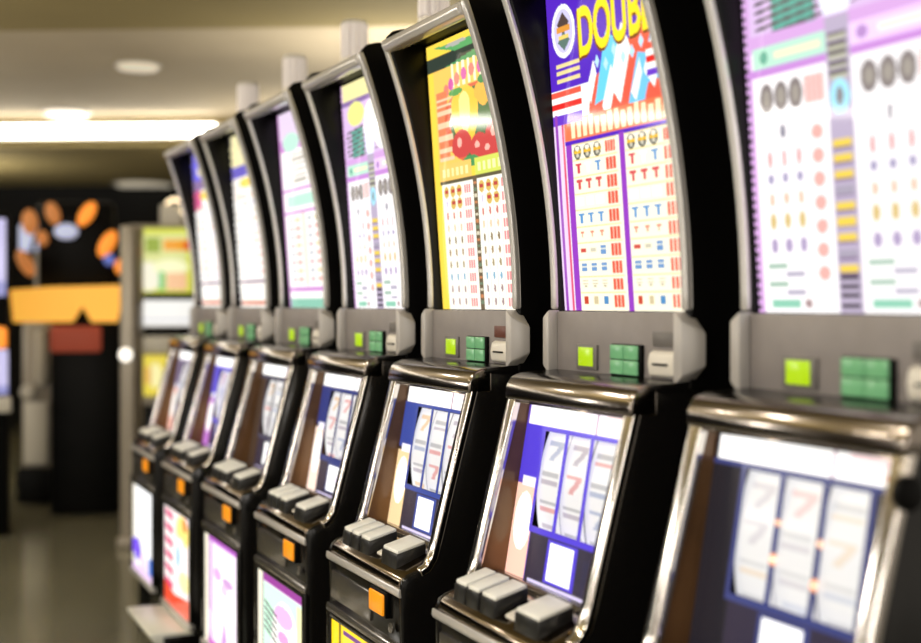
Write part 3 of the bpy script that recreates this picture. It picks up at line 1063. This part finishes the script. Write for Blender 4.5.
# amber sign with its notch, an extruded outline
bm = bmesh.new()
pts = [(15, 290), (52, 287), (119, 285), (121, 300), (117, 322), (92, 322), (83, 306), (74, 322), (18, 322)]
a = [bm.verts.new((X(x), -.08, Z(y))) for x, y in pts]; b = [bm.verts.new((X(x), .0, Z(y))) for x, y in pts]
bm.faces.new(a); bm.faces.new(b[::-1])
for k in range(len(pts)):
    bm.faces.new((a[k], b[k], b[(k + 1) % len(pts)], a[(k + 1) % len(pts)]))
o = link('amber_sign', finish('amber_sign', bm, M['orange_sign'], 0, smooth=False), t); o['label'] = 'notched glowing amber sign'
o = fbox('red_panel', t, X(52), X(101), -.05, .02, Z(352), Z(326), M['red_panel'], .02); o['label'] = 'dull red panel below the amber sign'
for (px, py, rx, rz, tilt, mk) in ((31, 222, 8, 13, .1, 'amber_lamp'), (53, 213, 7, 12, .3, 'amber_lamp'), (86, 213, 7, 14, -.55, 'orange_lamp'), (106, 243, 7.5, 15, -.5, 'orange_lamp'),
                                   (119, 266, 6, 8, 0, 'orange_lamp'), (27, 263, 7, 15, .5, 'amber_lamp'), (108, 259, 6, 6, 0, 'blue_lamp'), (66, 231, 12, 8, 0, 'pale_lamp'), (43, 238, 6, 8, .2, 'amber_lamp')):
    bm = bmesh.new(); ellipsoid(bm, (0, 0, 0), rx * m1, .03, rz * m1)
    link('lamp', finish('lamp', bm, M[mk]), t, (X(px), .09, Z(py)), (0, -tilt, 0))
bm = bmesh.new(); torus(bm, (0, 0, 0), 42 * m1, 2.0 * m1, .1, PI * 1.05)
link('lamp_hoop', finish('lamp_hoop', bm, M['black_satin']), t, (X(75), .12, Z(252)), (0, 0, -PI / 2))


def far_art(kind):
    a = Art(40, 60, (240, 238, 220))
    if kind == 'lime':
        a.rect(0, 0, 1, 1, (214, 218, 70)); a.rect(.1, .1, .9, .93, (224, 226, 150)); a.rect(.5, .18, 1, .35, (240, 160, 40)); a.rect(.85, .2, 1, .35, (220, 80, 40)); a.rect(.2, .15, .45, .38, (150, 170, 60))
        a.ell(.25, .74, .22, .22, (250, 244, 220)); a.ell(.62, .6, .3, .12, (250, 250, 200)); a.rect(.55, .68, .9, .95, (246, 196, 150)); a.rect(.42, .66, .52, .95, (120, 200, 120))
    elif kind == 'lime_low':
        a.rect(0, 0, 1, 1, (232, 210, 70)); a.ell(.55, .5, .25, .3, (250, 240, 170)); a.rect(.2, .3, .4, .7, (226, 170, 80))
    elif kind == 'white':
        a.rect(0, 0, 1, 1, (252, 250, 244)); a.rect(.05, .7, .95, .8, (220, 220, 226))
    else:
        a.rect(0, 0, 1, 1, (206, 200, 240)); a.ell(.5, .4, .3, .2, (250, 250, 255)); a.rect(0, .8, 1, 1, (150, 150, 206))
    return a


def far_glass(name, par, kind, x0, x1, z0, z1, y=-.01):
    return link(name, sheet(name, far_art(kind), lambda u, t: (x0 + (x1 - x0) * u, y, z1 - (z1 - z0) * t), M['art_far']), par)


# machine with the lime glass, beside the end of the row
dep = 8.2
m2 = dep / F_PX
t = far_root('video_slot_machine', 164, dep, 'slot machine with lime and orange lit glass beyond the row', 'slot machine', 'slot machines in the background')
X = lambda px: (px - 164) * m2
Z = lambda py: zpx(py, dep)
fbox('cabinet', t, X(126), X(202), .02, .55, 0, Z(224), M['far_grey'], .02)
far_glass('top_glass', t, 'lime', X(134), X(192), Z(293), Z(228), .01)
fbox('divider', t, X(130), X(196), -.03, .03, Z(300), Z(293), M['black_satin'], .004)
far_glass('screen', t, 'white', X(140), X(197), Z(326), Z(300), .01)
fbox('button_shelf', t, X(136), X(200), -.14, .03, Z(352), Z(336), M['far_pale'], .01)
fbox('speaker_bar', t, X(136), X(200), -.02, .03, Z(336), Z(327), M['black_satin'], .004)
far_glass('belly_glass', t, 'lime_low', X(139), X(168), Z(396), Z(355), .01)
fbox('lower_door', t, X(128), X(200), -.03, .03, .02, Z(405), M['black_satin'], .01)
fbox('candle_post', t, X(156), X(178), .10, .22, Z(226), Z(203), M['far_pale'], .01)
M['ring'] = emission('glowing_ring', (255, 232, 190), 2.2)
bm = bmesh.new(); torus(bm, (0, 0, 0), 9 * m2, 1.6 * m2, -.6, PI * .85)
o = link('candle_ring', finish('candle_ring', bm, M['ring']), t, (X(171), .10, Z(207)), (0, 0, -PI / 2)); o['label'] = 'glowing curved candle ring'

# narrow grey post between kiosk and lime machine
t = far_root('payout_stand', 126, 7.3, 'narrow grey stand with a round white lamp right of the kiosk', 'stand')
m3 = 7.3 / F_PX; X = lambda px: (px - 126) * m3; Z = lambda py: zpx(py, 7.3)
fbox('column', t, X(119), X(133), .02, .25, 0, Z(225), M['far_grey'], .01)
fbox('base', t, X(117), X(136), -.02, .28, 0, .06, M['far_grey'], .01)
M['white_lamp'] = emission('round_white_lamp', (250, 246, 236), 1.3)
bm = bmesh.new(); ellipsoid(bm, (0, 0, 0), 7 * m3, .02, 7 * m3)
link('lamp', finish('lamp', bm, M['white_lamp']), t, (X(125), .015, Z(355)))

# pale grey cabinet left of the kiosk
t = far_root('coin_counter', 32, 8.9, 'pale grey coin machine standing just left of the kiosk', 'machine')
m4 = 8.9 / F_PX; X = lambda px: (px - 32) * m4; Z = lambda py: zpx(py, 8.9)
fbox('cabinet', t, X(19), X(50), .05, .5, 0, Z(318), M['far_grey'], .02)
fbox('door', t, X(22), X(46), .02, .06, Z(465), Z(402), M['far_pale'], .015)
fbox('hopper', t, X(36), X(48), -.05, .06, Z(385), Z(330), M['far_pale'], .03)
bm = bmesh.new(); cyl(bm, (X(27), .05, Z(392)), (0, -1, 0), 7 * m4, .06, 20)
link('dial', finish('dial', bm, M['far_pale'], .005), t)
fbox('plinth', t, X(16), X(54), .0, .52, 0, Z(468), M['black_satin'], .01)
fbox('display_screen', t, X(8), X(44), .2, .3, Z(250), Z(222), M['pale_lamp'], .02)
fbox('screen_post', t, X(24), X(30), .22, .28, Z(322), Z(240), M['far_grey'], .004)

# machine cut by the left edge
t = far_root('video_slot_machine', -12, 7.6, 'slot machine cut off by the left edge with lilac lit glass', 'slot machine', 'slot machines in the background', turn=.40)
m5 = 7.6 / F_PX; X = lambda px: (px + 12) * m5; Z = lambda py: zpx(py, 7.6)
fbox('cabinet', t, X(-50), X(9), .03, .40, 0, Z(212), M['black_satin'], .02)
far_glass('top_glass', t, 'lilac', X(-44), X(5), Z(296), Z(218), .02)
far_glass('screen', t, 'lilac', X(-44), X(7), Z(395), Z(350), .02)
o = fbox('amber_button', t, X(-8), X(6), -.02, .03, Z(349), Z(327), M['orange_lamp'], .02); o['label'] = 'glowing amber button'
fbox('shelf', t, X(-50), X(9), -.10, .03, Z(412), Z(397), M['far_pale'], .01)

# ------------------------------------------------------------------ light
w = bpy.data.worlds.new('hall')
SC.world = w
w.use_nodes = True
bg = w.node_tree.nodes['Background']
bg.inputs['Color'].default_value = (1.0, .90, .76, 1)
bg.inputs['Strength'].default_value = .9


def lamp(kind, loc, energy, size, col=(1, .93, .82), rot=(0, 0, 0)):  # one object name for ceiling downlights and the added, unseen fill lamps
    l = bpy.data.lights.new('downlight', kind)
    l.energy = energy
    l.color = col
    if kind == 'AREA':
        l.shape = 'DISK'; l.size = size
    else:
        l.shadow_soft_size = size
    o = bpy.data.objects.new('downlight', l)
    COL.objects.link(o)
    o.location = loc
    o.rotation_euler = rot
    return o


for (x, y) in ((-.6, .6), (-.6, 2.6), (-.6, 4.6), (-.9, 6.8), (-2.6, 1.6), (-2.6, 4.2)):
    lamp('AREA', (x, y, 2.85), 26, .35)
# unseen upward lamps added around the hall to brighten the ceiling
for (x, y, e) in ((-1.6, 2.5, 86), (-1.6, 5.5, 86), (-1.6, 8.5, 76), (2.9, 3.0, 60), (3.2, 7.0, 55), (3.6, 10.2, 45), (-1.6, 11.5, 70), (.2, 13.2, 60), (6.4, 13.2, 60)):
    lamp('AREA', (x, y, 2.05), e, 1.2, (1, .95, .86), (PI, 0, 0))
# unseen point lamps added across the aisle and behind the camera as fill
for (x, y, e) in ((-3.2, .8, 85), (-3.2, 3.4, 85), (-3.2, 8.1, 85), (-1.3, -2.2, 60), (.6, -2.6, 40)):
    lamp('POINT', (x, y, 1.95), e, .22, (1, .95, .88))

# ------------------------------------------------------------------ camera and view
cam = bpy.data.cameras.new('camera')
cam.sensor_width = 36
cam.lens = F_PX / 921 * 36
cam.shift_y = -(HORIZON - 321.5) / 921 * -1
cam.clip_start = .05
cam.dof.use_dof = True
cam.dof.focus_distance = 2.95
cam.dof.aperture_fstop = 1.5
co = bpy.data.objects.new('camera', cam)
COL.objects.link(co)
co.location = (0, 0, EYE)
co.rotation_euler = (PI / 2, 0, -YAW)
SC.camera = co
vs = SC.view_settings
SC.display_settings.display_device = 'sRGB'
vs.view_transform = 'Standard'
vs.look = 'None'
vs.exposure = 0
vs.gamma = 1
vs.use_curve_mapping = False
SC.cycles.use_denoising = True
